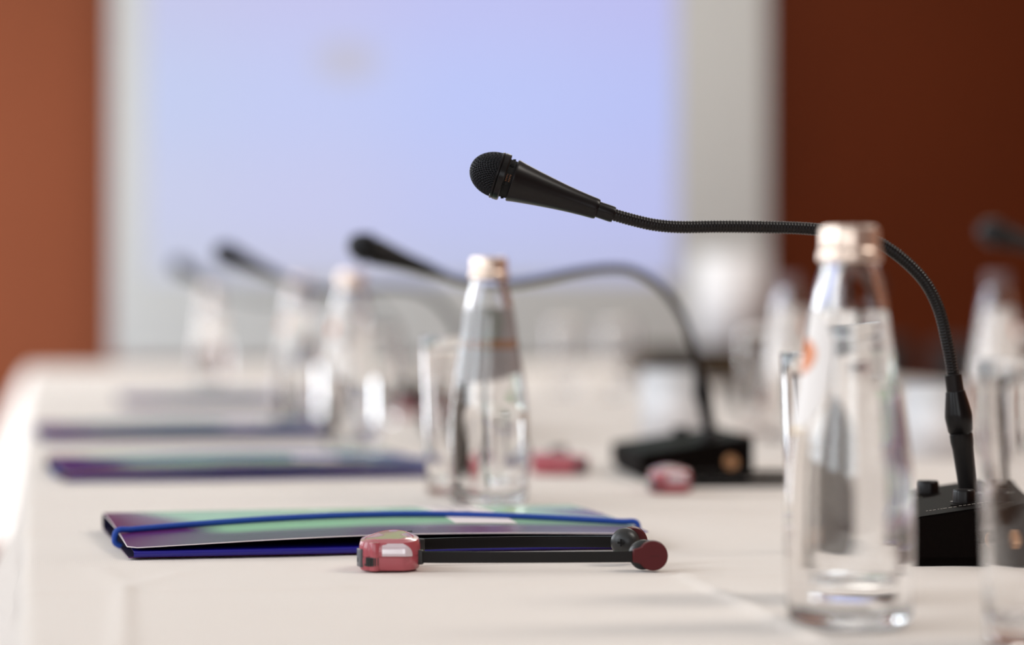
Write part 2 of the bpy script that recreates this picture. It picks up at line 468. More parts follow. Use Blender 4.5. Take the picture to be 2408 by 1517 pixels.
# fill lamps added on the ceiling out of view, warm white
def fill_lamp(x, y, sx, sy, radiance, label):
    root = thing('fill_lamp', label, 'lamp', (x, y, CEIL))
    m_ = MB(); t = 0.03
    for (cx, cy_, hx, hy) in ((0, sy / 2 + t, sx / 2 + 2 * t, t), (0, -sy / 2 - t, sx / 2 + 2 * t, t), (sx / 2 + t, 0, t, sy / 2), (-sx / 2 - t, 0, t, sy / 2)):
        m_.box((cx, cy_, -0.02), (hx, hy, 0.02))
    m_.build('fill_frame', M['white_frame'], root)
    o = daylight('fill light', (x, y, CEIL - 0.02), (0, 0, 0), sx, sy, radiance, (1.0, 0.95, 0.88))
fill_lamp(2.3, 7.3, 1.6, 0.6, 20.0, 'added flat fill lamp above the far end of the table')
fill_lamp(2.4, 1.2, 1.6, 0.6, 15.0, 'added flat fill lamp above the near end of the table')

w = bpy.data.worlds.new('overcast sky'); SC.world = w; w.use_nodes = True
w.node_tree.nodes['Background'].inputs[0].default_value = (0.85, 0.93, 1.0, 1)
w.node_tree.nodes['Background'].inputs[1].default_value = 1.0

# ------------------------------------------------------------------ projection screen
sw = sR.x - sL.x; sz0 = sL.z; scx = (sL.x + sR.x) / 2
scr = thing('projection_screen', 'large white projection screen on the back wall, lit lavender blue', 'projection screen', (scx, BACK, sz0))
b = MB(); b.box((0, -SOFF, 1.08), (sw / 2, 0.006, 1.08), 0.002); b.build('screen_sheet', M['screen_cloth'], scr)
b = MB(); b.tube([(-sw / 2, -SOFF, 0.0), (sw / 2, -SOFF, 0.0)], 0.014, 16); b.build('bottom_bar', M['screen_cloth'], scr)
b = MB(); b.box((0, -0.05, 2.19), (sw / 2 + 0.04, 0.048, 0.045), 0.01); b.build('roller_case', M['white_frame'], scr)
pL = onwall(345, 655, BACK - SOFF); pR = onwall(1588, 655, BACK - SOFF)
pw = pR.x - pL.x; pcx = (pL.x + pR.x) / 2
SLIDE_X = [(0.0, (0.92, 0.94, 0.90)), (0.30, (0.92, 0.92, 0.95)), (0.62, (0.84, 0.88, 1.0)), (1.0, (0.80, 0.82, 0.98))]
SLIDE_Z = [(0.0, (0.60, 0.62, 0.80)), (0.12, (0.60, 0.63, 0.92)), (0.30, (0.56, 0.63, 0.98)), (0.52, (0.58, 0.58, 0.92)), (0.63, (0.58, 0.60, 0.92)), (0.70, (0.16, 1.45, 0.26)), (1.0, (0.16, 1.45, 0.26))]  # the upper green lies out of view, put in to tint reflections
SLIDE_GAIN = 0.82
sp_ = onwall(880, 150, BACK)
SPOT = (sp_.x - scx, 0, sp_.z - pL.z)
M['slide'] = slide_mat()
b = MB(); b.box((0, 0, 0.93), (pw / 2, 0.001, 0.93))
pic = b.build('projected_picture', M['slide'], scr)
pic.location = (pcx - scx, -SOFF - 0.0075, pL.z - sz0)
SPOT_local = None

# ------------------------------------------------------------------ table and cloth
TX0, TX1, TY0, TY1 = 0.0, 1.74, 0.62, 7.0
tb = thing('conference_table', 'long conference table under the white cloth', 'table', ((TX0 + TX1) / 2, (TY0 + TY1) / 2, 0))
b = MB(); b.box((0, 0, TOP - 0.020), ((TX1 - TX0) / 2 - 0.006, (TY1 - TY0) / 2 - 0.006, 0.015), 0.004); b.build('tabletop', M['table_wood'], tb)
for sx in (-1, 1):
    for sy in (-1, 1):
        b = MB(); b.box((sx * 0.78, sy * 3.05, (TOP - 0.036) / 2), (0.03, 0.03, (TOP - 0.036) / 2), 0.004); b.build('leg', M['table_wood'], tb)

# ironed creases of the cloth, measured on the table: segments (a, b, height, half width)
def gxy(px, py):
    v = G(px, EYE * FPX / (py - HORIZON)); return Vector((v.x, v.y))
CR = [(gxy(40, 1392), gxy(800, 1380), 0.0012, 0.010), (gxy(800, 1380), gxy(1615, 1356), 0.0009, 0.012), (gxy(1615, 1356), gxy(2300, 1330), 0.0006, 0.010),
      (gxy(292, 1386), gxy(288, 1530), 0.0020, 0.0045), (gxy(1615, 1356), gxy(2060, 1565), 0.0030, 0.0040),
      (gxy(300, 1382), gxy(235, 1335), 0.0010, 0.008), (gxy(300, 1382), gxy(420, 1345), 0.0007, 0.008)]
def seg_dist(p, a, c):
    ab = c - a; t = max(0, min(1, (p - a).dot(ab) / ab.length_squared)); q = a + ab * t
    return (p - q).length
def top_z(x, y):
    z = 0.0
    if y < 2.6 and x < 1.0:
        p = Vector((x, y))
        for a, c, h, wd in CR:
            dd = seg_dist(p, a, c)
            if dd < 4 * wd: z += h * math.exp(-(dd / wd) ** 2)
    z += 0.0005 * noise.noise(Vector((x * 9, y * 5, 0))) + 0.0002 * noise.noise(Vector((x * 40, y * 22, 3)))
    return TOP - 0.0008 + z
def lines(stops):
    out = []
    for (a, c, st) in stops:
        n = max(1, round((c - a) / st)); out += [a + (c - a) * i / n for i in range(n)]
    return out + [stops[-1][1]]
xs = lines([(TX0, 0.36, 0.0035), (0.36, 0.62, 0.008), (0.62, TX1, 0.05)])
ysl = lines([(TY0, 1.0, 0.03), (1.0, 1.75, 0.0045), (1.75, 2.4, 0.02), (2.4, TY1, 0.06)])
b = MB()
nx, ny = len(xs), len(ysl)
vs = [Vector((x, y, top_z(x, y))) for y in ysl for x in xs]
fs = [(j * nx + i, j * nx + i + 1, (j + 1) * nx + i + 1, (j + 1) * nx + i) for j in range(ny - 1) for i in range(nx - 1)]
# skirt hanging from the edge all round, in folds that flare towards the hem
ring = [i for i in range(nx)] + [j * nx + nx - 1 for j in range(1, ny)] + [(ny - 1) * nx + i for i in range(nx - 2, -1, -1)] + [j * nx for j in range(ny - 2, 0, -1)]
per = 0.0; prev = None
drops = [(0.0025, 0.001), (0.006, 0.004), (0.008, 0.010), (0.0085, 0.018), (0.009, 0.028), (0.0095, 0.040), (0.010, 0.052), (0.011, 0.07), (0.012, 0.10), (0.014, 0.16), (0.016, 0.25), (0.018, 0.34), (0.020, 0.43)]
cur = ring[:]
plen = []
for k in ring:
    v = vs[k]
    if prev is not None: per += (v - prev).length
    plen.append(per); prev = v
for di, (o0, dz) in enumerate(drops):
    new = []
    for q, k in enumerate(ring):
        v = vs[k]; out = Vector((0, 0, 0))
        if v.x <= TX0 + 1e-6: out.x -= 1
        if v.x >= TX1 - 1e-6: out.x += 1
        if v.y <= TY0 + 1e-6: out.y -= 1
        if v.y >= TY1 - 1e-6: out.y += 1
        cornerd = min((Vector((v.x, v.y)) - Vector(cc)).length for cc in ((TX0, TY0), (TX1, TY0), (TX0, TY1), (TX1, TY1)))
        corner = math.exp(-(cornerd / 0.22) ** 2)
        s_ = plen[q]
        fold = 0.5 + 0.5 * math.sin(s_ * 2 * PI / 0.31 + 1.7 * noise.noise(Vector((s_ * 1.3, 0, 0))) * 3)
        fl = dz / 0.43
        amp = (0.022 * fold ** 2 * fl ** 0.6 + 0.020 * fl)
        tip = 0.15 * corner * fl ** 0.8
        if v.x <= TX0 + 1e-6:                                    # the near part stands out more, with a tuck under the edge
            nr = max(0.0, min(1.0, (2.5 - v.y) / 0.6)); nr = nr * nr * (3 - 2 * nr)
            fr_ = max(0.0, min(1.0, (v.y - 2.2) / 0.9)); amp *= 1 - 0.7 * fr_
            amp += 0.034 * nr * (1 - math.exp(-(max(0.0, dz - 0.022) / 0.03) ** 1.5)) - 0.004 * nr * math.exp(-((dz - 0.024) / 0.008) ** 2)
        ou = out.normalized() if out.length else Vector((0, 0, 0))
        new.append(len(vs)); vs.append(Vector((v.x, v.y, v.z - dz)) + ou * (o0 + amp + tip))
    m = len(ring)
    for q in range(m):
        q2 = (q + 1) % m
        fs.append((cur[q], new[q], new[q2], cur[q2]))
    cur = new
b.add(vs, fs)
cl = b.build('tablecloth', M['cloth'], smooth=None)
tag(cl, 'white linen tablecloth with ironed creases hanging over the long table', 'tablecloth')

# ------------------------------------------------------------------ water bottles
def fine(prof, per=6):
    return [(max(v.x, 0), v.y) for v in catmull([(r, z, 0) for r, z in prof], per)]
BODY = [(0.0292, 0.004), (0.0302, 0.010), (0.0305, 0.024), (0.0306, 0.050), (0.0300, 0.072), (0.0285, 0.085), (0.0268, 0.097), (0.0240, 0.114), (0.0216, 0.130), (0.0190, 0.148), (0.0160, 0.162), (0.0138, 0.170)]
def body_r(z):
    for (r0, z0), (r1, z1) in zip(BODY[:-1], BODY[1:]):
        if z0 <= z <= z1: return r0 + (r1 - r0) * (z - z0) / (z1 - z0)
    return BODY[-1][0]
def make_bottle(label, cap_mat='cap'):
    root = thing('water_bottle', label, 'bottle', (0, 0, 0))
    outer = [(0, 0.0030), (0.016, 0.0022), (0.0235, 0.0004), (0.0270, 0.0010)] + fine(BODY, 5) + [(0.0132, 0.173), (0.0148, 0.1735), (0.0148, 0.176), (0.0128, 0.1765), (0.0126, 0.1872)]
    th = 0.0024
    inner = [(0.0106, 0.1872), (0.0106, 0.172)] + [(r - th, z) for r, z in reversed(fine(BODY[1:], 5))] + [(0.0255, 0.0085), (0.020, 0.0066), (0, 0.0066)]
    b = MB(); b.lathe(outer + inner, 56); b.build('glass_body', M['glass'], root, smooth=50)
    ov = 0.00025; lv = 0.1505
    wi = [(0, 0.0066 - ov), (0.020, 0.0066 - ov), (0.0256, 0.0085 - ov)] + [(r - th + ov, z) for r, z in fine(BODY[1:], 5) if z < lv]
    wi += [(body_r(lv) - th + ov, lv), (body_r(lv) - th - 0.0008, lv - 0.0006), (0, lv - 0.0007)]
    b = MB(); b.lathe(wi, 56); b.build('water', M['water'], root, smooth=50)
    cap = [(0, 0.1905), (0.0120, 0.1905), (0.0136, 0.1898), (0.0142, 0.1880), (0.0142, 0.1795), (0.0150, 0.1785), (0.0154, 0.1768), (0.0154, 0.1745), (0.0148, 0.1738), (0.0146, 0.1738), (0.0140, 0.1770), (0.0132, 0.1800), (0.0132, 0.1882), (0, 0.1882)]
    b = MB(); b.lathe(cap, 64); b.build('screw_cap', M[cap_mat], root, smooth=35)
    # oval label on the sloping shoulder, facing local -x
    rows = []
    z0, z1 = 0.091, 0.151
    for i in range(33):
        t = -1 + 2 * i / 32
        hw = 0.0225 * math.sqrt(max(0.0, 1 - abs(t) ** 2.6)) + 0.0002
        z = (z0 + z1) / 2 + t * (z1 - z0) / 2
        r = body_r(z) + 0.0004
        rows.append([Vector((-r * math.cos(a), r * math.sin(a), z)) for a in [(-1 + 2 * k / 20) * hw / r for k in range(21)]])
    b = MB(); b.sheet(rows, lambda p: Vector((p.x, p.y, 0)).normalized(), 0.0002)
    nf_ = 2 * 32 * 20; b.mi = [i % 2 if i < nf_ else 0 for i in range(len(b.f))]
    b.build('label', [M['label'], M['label_back']], root, smooth=60)
    return root
BG = 'water bottles on the table'
b0 = make_bottle('nearest water bottle, right foreground, in front of the sharp microphone')
b0['group'] = BG; b0.location = G(1998, 1.30); b0.rotation_euler = (0, 0, R_(-4))
dup(b0, G(1150, 2.10), R_(-88), 'water bottle behind the nearest blue folder, below the second microphone neck')
dup(b0, G(825, 2.97), R_(4), 'blurred water bottle at the right end of the second folder, nearer one of a pair')
dup(b0, G(703, 3.55), R_(4), 'blurred water bottle at the right end of the third folder, farther one of a pair')
b1_ = make_bottle('blurred bottle, cap darkened for shade, left of the nearest bottle, against the dark wall edge', 'cap_shaded')
b1_['group'] = BG; b1_.location = G(1855, 3.12); b1_.rotation_euler = (0, 0, R_(150))
dup(b1_, G(2345, 2.95), R_(150), 'blurred bottle, cap darkened for shade, at the right picture edge, behind the sharp microphone neck')
dup(b0, G(497, 5.6), R_(180), 'faint farthest water bottle, below the far left microphone heads')

# ------------------------------------------------------------------ drinking glasses
def make_glass(label):
    root = thing('drinking_glass', label, 'glass', (0, 0, 0))
    r0, r1, H = 0.0265, 0.0305, 0.128
    prof = [(0, 0.0012), (0.020, 0.0008), (0.0245, 0.0), (0.0262, 0.0012), (r0 + 0.0003, 0.004)]
    prof += [(r0 + (r1 - r0) * t, 0.006 + (H - 0.007) * t) for t in [i / 10 for i in range(11)]]
    prof += [(r1 - 0.0004, H - 0.0003), (r1 - 0.0011, H - 0.0001), (r1 - 0.0017, H - 0.0008)]
    prof += [(r0 - 0.0019 + (r1 - r0) * t, 0.006 + (H - 0.007) * t) for t in [i / 10 for i in range(9, 0, -1)]]
    prof += [(0.0235, 0.0115), (0.0190, 0.0100), (0, 0.0096)]
    b = MB(); b.lathe(prof, 64); b.build('tumbler', M['glass'], root, smooth=50)
    return root
GG = 'drinking glasses on the table'
g0 = make_glass('tall clear tumbler standing behind the nearest water bottle')
g0['group'] = GG; g0.location = G(1972, 1.425)
dup(g0, G(1079, 2.21), 0, 'tall clear tumbler left of the bottle behind the nearest folder')
dup(g0, G(2459, 1.22), 0, 'clear tumbler cut off by the right edge of the picture, nearest of all')
dup(g0, G(884, 3.6), 0, 'blurred tumbler right of the pair of far bottles')
dup(g0, G(1455, 4.7), 0, 'blurred grey tumbler left of the white name card')
dup(g0, G(1330, 4.9), 0, 'faint far tumbler right of the bottle below the second microphone neck')
dup(g0, G(1795, 3.35), 0, 'blurred tumbler beside the bottle at the dark wall edge')
dup(g0, G(2440, 3.1), 0, 'blurred far tumbler at the right edge, beside the bottle behind the microphone')

# ------------------------------------------------------------------ microphones
def make_mic(label, base_pos, rz, path, tip_dir_from, group='gooseneck microphones on the table', detail=True, foot=(0.028, -0.005)):
    """path: world points from the collar on the stem to the back of the head; tip: world point of the head's nose"""
    root = thing('gooseneck_microphone', label, 'microphone', base_pos, rz, group)
    inv = Matrix.Rotation(-rz, 3, 'Z')
    L = lambda p: inv @ (Vector(p) - Vector(base_pos))
    # wedge shaped base: low edge towards the seat (-x)
    hx, hy = 0.05, 0.10
    zt = lambda x: 0.0310 + 0.152 * x
    bm = bmesh.new()
    vs = [bm.verts.new((x, y, 0.004 if z == 0 else zt(x))) for z in (0, 1) for y in (-hy, hy) for x in (-hx, hx)]
    for f in ((0, 2, 3, 1), (4, 5, 7, 6), (0, 1, 5, 4), (2, 6, 7, 3), (0, 4, 6, 2), (1, 3, 7, 5)): bm.faces.new([vs[i] for i in f])
    bmesh.ops.bevel(bm, geom=bm.edges[:], offset=0.0012, segments=2, affect='EDGES')
    bm.verts.index_update(); m_ = MB(); m_.add([v.co.copy() for v in bm.verts], [[v.index for v in f.verts] for f in bm.faces]); bm.free()
    m_.box((0, 0, 0.0022), (hx - 0.003, hy - 0.003, 0.0022))
    if detail:                                                  # tiny white lettering beside the knobs
        random.seed(3); m_.cur = 1
        for (x0, x1, y) in ((-0.006, 0.012, -0.071), (0.014, 0.030, -0.070), (-0.008, 0.004, 0.030)):
            x = x0
            while x < x1:
                wd = random.uniform(0.0008, 0.0022)
                m_.box((x, y + random.uniform(-0.0006, 0.0006), zt(x) + 0.0001), (wd / 2, 0.0007, 0.0001), rot=Matrix.Rotation(-0.149, 3, 'Y'))
                x += wd + 0.0009
    base = m_.build('base_unit', [M['black_matt'], M['grey_print']], root, smooth=35)
    def knob(x, y, r, h):
        k = MB(); n = 28; rows = []
        for (f, z) in ((1.0, -0.001), (1.0, h * 0.8), (0.93, h * 0.95), (0.85, h)):
            rows.append([Vector((math.cos(2 * PI * i / n) * r * f * (1 - 0.06 * (i % 4 == 0)), math.sin(2 * PI * i / n) * r * f * (1 - 0.06 * (i % 4 == 0)), z)) for i in range(n)])
        vs = [p + Vector((x, y, zt(x))) for row in rows for p in row]
        fs = [(a * n + i, a * n + (i + 1) % n, (a + 1) * n + (i + 1) % n, (a + 1) * n + i) for a in range(3) for i in range(n)]
        fs.append(tuple(3 * n + i for i in range(n))); k.add(vs, fs)
        k.lathe([(0, zt(x)), (r * 1.25, zt(x)), (r * 1.25, zt(x) + 0.0008), (0, zt(x) + 0.0008)], 28, (x, y, 0.0002))
        k.build('control_knob', M['black_plastic'], base, smooth=35)
    knob(0.018, -0.055, 0.0068, 0.0085)
    knob(0.0085, 0.050, 0.0072, 0.0085)
    k = MB(); k.lathe([(0, 0), (0.006, 0), (0.006, 0.0012), (0.0045, 0.0016), (0.003, 0.0008), (0, 0.0008)], 28, (0.030, -hy + 0.0002, 0.016), axis_to((0, -1, 0)))
    k.build('side_disc', M['brass'], base, smooth=35)  # small brownish metal disc on the near side of the base
    # stem
    p = [L(q) for q in path]
    ft = Vector((foot[0], foot[1], zt(foot[0]) - 0.002))
    top = p[0]; ax = (top - ft); Ls = ax.length; A = axis_to(ax)
    prof = [(0, 0), (0.0088, 0), (0.0088, 0.0025), (0.0058, 0.0035), (0.0066, 0.40 * Ls), (0.0072, 0.46 * Ls), (0.0072, 0.52 * Ls), (0.0068, 0.525 * Ls), (0.0078, 0.55 * Ls), (0.0086, 0.66 * Ls), (0.0084, 0.69 * Ls), (0.0060, 0.865 * Ls), (0.0056, 0.870 * Ls), (0, 0.870 * Ls)]
    m_ = MB(); m_.lathe(prof, 36, ft, A); m_.build('stem', M['black_satin'], root, smooth=30)
    m_ = MB(); m_.lathe([(0, 0.86 * Ls), (0.0054, 0.86 * Ls), (0.0054, Ls), (0.0048, 1.005 * Ls), (0, 1.005 * Ls)], 32, ft, A); m_.build('collar', M['black_plastic'], root, smooth=30)
    # ribbed flexible neck
    cur = catmull([top - ax.normalized() * 0.004] + p, 24)
    pitch = 0.0019
    cur = resample(cur, pitch / 4 if detail else pitch)
    rad = (lambda i: 0.0037 + (0.00018 if i % 4 in (1, 2) else -0.00014)) if detail else 0.0038
    m_ = MB(); m_.tube(cur, rad, 18 if detail else 12); m_.build('flexible_neck', M['black_plastic'], root, smooth=50)
    # head, axis from the neck end towards the nose
    q0 = p[-1]; nose = L(tip_dir_from); hx_ = (nose - q0).normalized()
    A = axis_to(hx_); HL = 0.0897
    nk = MB(); nk.lathe([(0, -0.001), (0.0047, -0.001), (0.0050, 0.0005), (0.0050, 0.0120), (0, 0.0120)], 32, q0, A); nk.build('head_collar', M['black_plastic'], root, smooth=30)
    taper = fine([(0.0064, 0.0110), (0.0070, 0.0200), (0.0082, 0.0320), (0.0101, 0.0460), (0.0120, 0.0580), (0.0131, 0.0635)], 5)
    prof = [(0, 0.0092), (0.0050, 0.0092), (0.0060, 0.0096), (0.0063, 0.0104)] + taper + [(0.0131, 0.0640), (0.0127, 0.0644), (0.0114, 0.0645), (0, 0.0645)]
    m_ = MB(); m_.lathe(prof, 48, q0, A); hb = m_.build('head_body', M['black_plastic'], root, smooth=30)
    m_ = MB(); m_.lathe([(0, 0.0640), (0.0116, 0.0640), (0.0119, 0.0690), (0, 0.0700)], 48, q0, A)
    for k in range(6):                                         # vent ribs of the slotted band
        an = 2 * PI * (k + 0.25) / 6
        m_.box(A @ Vector((0.0121 * math.cos(an), 0.0121 * math.sin(an), 0.0668)) + q0, (0.0009, 0.0009, 0.0009))
    if detail:                                                 # small amber lettering in the band, too small to read
        random.seed(5); m_.cur = 1
        side = (inv @ Vector((-ST, -CT, 0.0)))
        bx = A @ Vector((1, 0, 0)); by = A @ Vector((0, 1, 0))
        a0 = math.atan2(side.dot(by), side.dot(bx))
        for row, zz in enumerate((0.0660, 0.0678)):
            for j in range(5):
                an = a0 + (j - 2.0) * 0.085
                c_ = A @ Vector((0.0118 * math.cos(an), 0.0118 * math.sin(an), zz)) + q0
                Rm = A @ Matrix.Rotation(an, 3, 'Z')
                m_.box(c_, (0.0001, 0.00022, 0.00055 * random.uniform(0.5, 1.0)), rot=Rm)
                if random.random() < 0.6: m_.box(c_ + A @ Vector((0, 0, 0.0003)), (0.0001, 0.0004, 0.00014), rot=Rm)
    sb = m_.build('slotted_band', [M['dark_core'], M['amber_print']], root, smooth=30)
    m_ = MB(); m_.lathe([(0.0112, 0.0688), (0.0140, 0.0690), (0.0145, 0.0696), (0.0146, 0.0726), (0.0141, 0.0731), (0.0146, 0.0736), (0.0145, 0.0744), (0.0138, 0.0748), (0.0112, 0.0746)], 56, q0, A, closed=True)
    m_.build('head_ring', M['black_satin'], root, smooth=30)
    # grille: dark core inside a woven wire dome
    r, ln, zb = 0.0134, 0.0170, 0.0738
    def dome(a, phi, off=0.0):
        return Vector(((r + off) * math.sin(a) * math.cos(phi), (r + off) * math.sin(a) * math.sin(phi), zb + (ln + off) * math.cos(a)))
    g = MB()
    core = [(max(0.0, (r - 0.0006) * math.sin(PI / 2 * i / 12)), zb + (ln - 0.0006) * math.cos(PI / 2 * i / 12)) for i in range(12, -1, -1)]
    if detail:
        g.lathe([(0, zb)] + core, 32, q0, A); g.build('grille_foam', M['dark_core'], root, smooth=60)
        g = MB(); N = 15; st = (PI / 2) / N
        for d in range(2):
            for i in range(-N + 1, N):
                u = i * st * 1.0; pts = []
                lim = math.sqrt(max(0, (PI / 2) ** 2 - u * u)); n = max(6, int(lim * 2 / st * 2))
                for k in range(n + 1):
                    v = -lim + 2 * lim * k / n
                    a_ = math.hypot(u, v); ph = math.atan2(v, u) if d == 0 else math.atan2(u, v)
                    wv = 0.00022 * math.cos(PI * v / st + PI * (i + d))
                    pts.append(A @ dome(a_, ph + 0.6, wv) + q0)
                g.tube(pts, 0.00030, 5, caps=False)
        g.build('grille', M['black_wire'], root, smooth=None, fix=False)
    else:
        core2 = [(rr * 1.04, z) for rr, z in core]
        g.lathe([(0, zb)] + core2, 32, q0, A); g.build('grille', M['black_wire'], root, smooth=60)
    return root

def mic_at(label, foot_px, foot_d, rz, pxpath, nose_px, dtop, detail=False):
    """foot of the stem, neck points and nose surveyed from the camera; depth runs from the foot to the head"""
    f = G(foot_px, foot_d)
    off = Matrix.Rotation(rz, 3, 'Z') @ Vector((0.028, -0.005, 0))
    base = f - off; base.z = TOP
    n = len(pxpath)
    pts = [P(x, y, foot_d + (dtop - foot_d) * i / (n - 1)) for i, (x, y) in enumerate(pxpath)]
    return make_mic(label, base, rz, pts, P(*nose_px, dtop), detail=detail)

mic_at('sharp black gooseneck microphone rising from the right, behind the nearest bottle', 2280, 1.690, R_(-12),
       [(2241, 882), (2229, 815), (2205, 720), (2160, 645), (2075, 576), (1990, 550), (1900, 538), (1790, 534), (1690, 533), (1600, 534), (1540, 529), (1490, 518), (1440, 504)], (1108, 391), 1.655, True)
mic_at('second black gooseneck microphone, slightly blurred, its neck arching over the bottle behind the folder', 1672, 2.485, R_(-4.7),
       [(1643, 872), (1630, 810), (1600, 735), (1550, 672), (1490, 637), (1430, 631), (1350, 641), (1270, 657), (1200, 667), (1130, 667), (1075, 657), (1040, 646)], (828, 572), 2.44)
mic_at('third gooseneck microphone, blurred head over the far bottles in front of the screen', 1160, 3.22, R_(-5),
       [(1112, 880), (1095, 820), (1068, 755), (1025, 705), (970, 680), (900, 676), (830, 682), (760, 682), (710, 672), (668, 656)], (515, 590), 3.2)
mic_at('farthest gooseneck microphone, faint head low at the left of the screen', 975, 3.95, R_(-5),
       [(955, 860), (940, 805), (910, 745), (860, 712), (790, 702), (710, 706), (630, 706), (570, 698), (515, 678)], (396, 612), 4.5)
mic_at('blurred black microphone head entering from the right edge against the brown wall', 2960, 2.9, R_(0),
       [(2960, 790), (2940, 730), (2900, 660), (2830, 610), (2740, 590), (2640, 594), (2550, 600), (2490, 594)], (2292, 535), 2.9)

mic_at('blurred black microphone base with its neck, on the far side, left of the nearest bottle', 1772, 4.1, R_(176),
       [(1776, 885), (1780, 820), (1800, 765), (1840, 728), (1890, 712), (1940, 708)], (2035, 680), 4.1)

# ------------------------------------------------------------------ folders
FL, FW = 0.328, 0.224
def make_folder(label):
    root = thing('document_folder', label, 'folder', (0, 0, 0))
    def lip(x):
        t = x / FL
        return 0.0062 + 0.0030 * t + 0.0036 * math.sin(PI * min(1, max(0, t))) ** 1.2
    def ztop(x, y):
        t = x / FL; s = y / FW
        zs = 0.0118
        base = lip(x) * (1 - s) + zs * s
        return base + 0.0052 * math.sin(PI * min(1, s * 1.0)) ** 0.9 * (0.35 + 0.65 * math.sin(PI * t) ** 0.8)
    nxs = 61
    X = [FL * i / (nxs - 1) for i in range(nxs)]
    # cover: wraps the rounded spine (far side) and lies over the top down to the near lip
    rows = []
    def prof(x):
        pts = []
        y0 = 0.004
        for i in range(29):
            y = y0 + (FW - 0.006 - y0) * i / 28
            pts.append(Vector((x, y, ztop(x, y))))
        zt_ = pts[-1].z; rr = (zt_ - 0.0006) / 2
        for i in range(1, 12):
            a = PI / 2 - PI * i / 12
            pts.append(Vector((x, FW - 0.006 + 0.0062 * math.cos(a), 0.0006 + rr + rr * math.sin(a))))
        for i in range(0, 9):
            pts.append(Vector((x, FW - 0.006 - (FW - 0.008) * i / 8, 0.0006)))
        return pts
    for x in X:
        rows.append(prof(x))
    # rounded corners of the near lip
    for i, x in enumerate(X):
        for e in (x, FL - x):
            if e < 0.007:
                cut = 0.007 - math.sqrt(max(0, 0.007 ** 2 - (0.007 - e) ** 2))
                for k in range(8):
                    p = rows[i][k]
                    if p.y < 0.004 + cut: p.y = 0.004 + cut; p.z = ztop(x, p.y)
    def nf(p):
        return Vector((0, 0, 1))
    b = MB()
    n = len(rows[0]); vs = []; N = nxs * n
    for r in rows: vs += r
    inn = []
    for r in rows:
        for k in range(n):
            a = r[max(k - 1, 0)]; c = r[min(k + 1, n - 1)]
            t = (c - a); t = t.normalized() if t.length > 1e-9 else Vector((0, 1, 0))
            nn = Vector((0, -t.z, t.y))
            inn.append(r[k] - nn * 0.0005)
    fs = []; mi = []
    for i in range(nxs - 1):
        for k in range(n - 1):
            q = (i * n + k, i * n + k + 1, (i + 1) * n + k + 1, (i + 1) * n + k)
            fs.append(q[::-1]); mi.append(0); fs.append(tuple(a + N for a in q)); mi.append(1)
    ringi = [k for k in range(n)] + [i * n + n - 1 for i in range(1, nxs)] + [(nxs - 1) * n + k for k in range(n - 2, -1, -1)] + [i * n for i in range(nxs - 2, 0, -1)]
    for a, c in zip(ringi, ringi[1:] + ringi[:1]): fs.append((a, c, c + N, a + N))
    b.add(vs + inn, fs); b.mi = mi + [0] * (len(fs) - len(mi))
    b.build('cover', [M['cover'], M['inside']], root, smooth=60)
    # white cut edge of the cover along the near lip and left side is the card's own thickness
    e = MB()
    e.tube([r[0] + Vector((0, -0.0001, -0.0002)) for r in rows], 0.00032, 6)
    e.tube([p + Vector((-0.0001, 0, -0.0002)) for p in rows[0][:-9]], 0.00030, 6)
    e.build('card_edge', M['sticker'], root, smooth=60)
    # blue inner flap folded up from the near edge
    frows = []
    for i in range(nxs):
        x = 0.003 + (FL - 0.006) * i / (nxs - 1); h = 0.0017 + 0.0004 * x / FL
        pts = [Vector((x, 0.075 - 0.073 * k / 5, 0.0009)) for k in range(6)]
        for k in range(1, 11):
            a = -PI / 2 - PI * k / 10
            pts.append(Vector((x, 0.002 + h * math.cos(a), 0.0009 + h + h * math.sin(a))))
        for k in range(1, 7):
            pts.append(Vector((x, 0.002 + 0.075 * k / 6, 0.0009 + 2 * h + 0.0012 * math.sin(PI * k / 7))))
        frows.append(pts)
    b = MB(); b.sheet(frows, lambda p: Vector((0, 0, 0.0001)), 1.0); b.build('inner_flap', M['blue'], root, smooth=60)
    # elastic cord round the long way
    ey = 0.082
    pts = []
    for i in range(41):
        x = -0.0015 + (FL + 0.003) * i / 40; xx = min(max(x, 0), FL)
        yy = ey - (0.010 if xx < FL / 2 else 0.034) * (1 - math.sin(PI * xx / FL))
        pts.append(Vector((x, yy, ztop(xx, yy) + 0.0019)))
    pts = pts + [Vector((FL + 0.003, pts[-1].y, 0.006)), Vector((FL + 0.001, pts[-1].y, 0.0015))]
    pts = [Vector((0.001, pts[0].y, 0.0015)), Vector((-0.003, pts[0].y, 0.0045))] + pts
    b = MB(); b.tube(catmull(pts, 4), 0.0019, 10); b.build('elastic_cord', M['elastic'], root, smooth=60)
    # white sticker with two faint grey lines
    def patch(x0, x1, y0, y1, off, nx_=16, ny_=16):
        return [[Vector((x0 + (x1 - x0) * i / nx_, y0 + (y1 - y0) * j / ny_, ztop(x0 + (x1 - x0) * i / nx_, y0 + (y1 - y0) * j / ny_) + off)) for i in range(nx_ + 1)] for j in range(ny_ + 1)]
    b = MB(); b.sheet(patch(0.210, 0.250, 0.045, 0.195, 0.0004), lambda p: Vector((0, 0, 1)), 0.0003); st = b.build('sticker', M['sticker'], root, smooth=60)
    b = MB()
    for (xa, xb) in ((0.222, 0.224), (0.232, 0.235)): b.sheet(patch(xa, xb, 0.110, 0.185, 0.0006, 2, 10), lambda p: Vector((0, 0, 1)), 0.0001)
    b.build('grey_lines', mat('pale grey line', (0.42, 0.38, 0.40), 0.6), st, smooth=60)
    return root
FG = 'document folders laid out along the table edge'
f0 = make_folder('nearest purple and green folder with blue elastic cord, sharp, behind the headset')
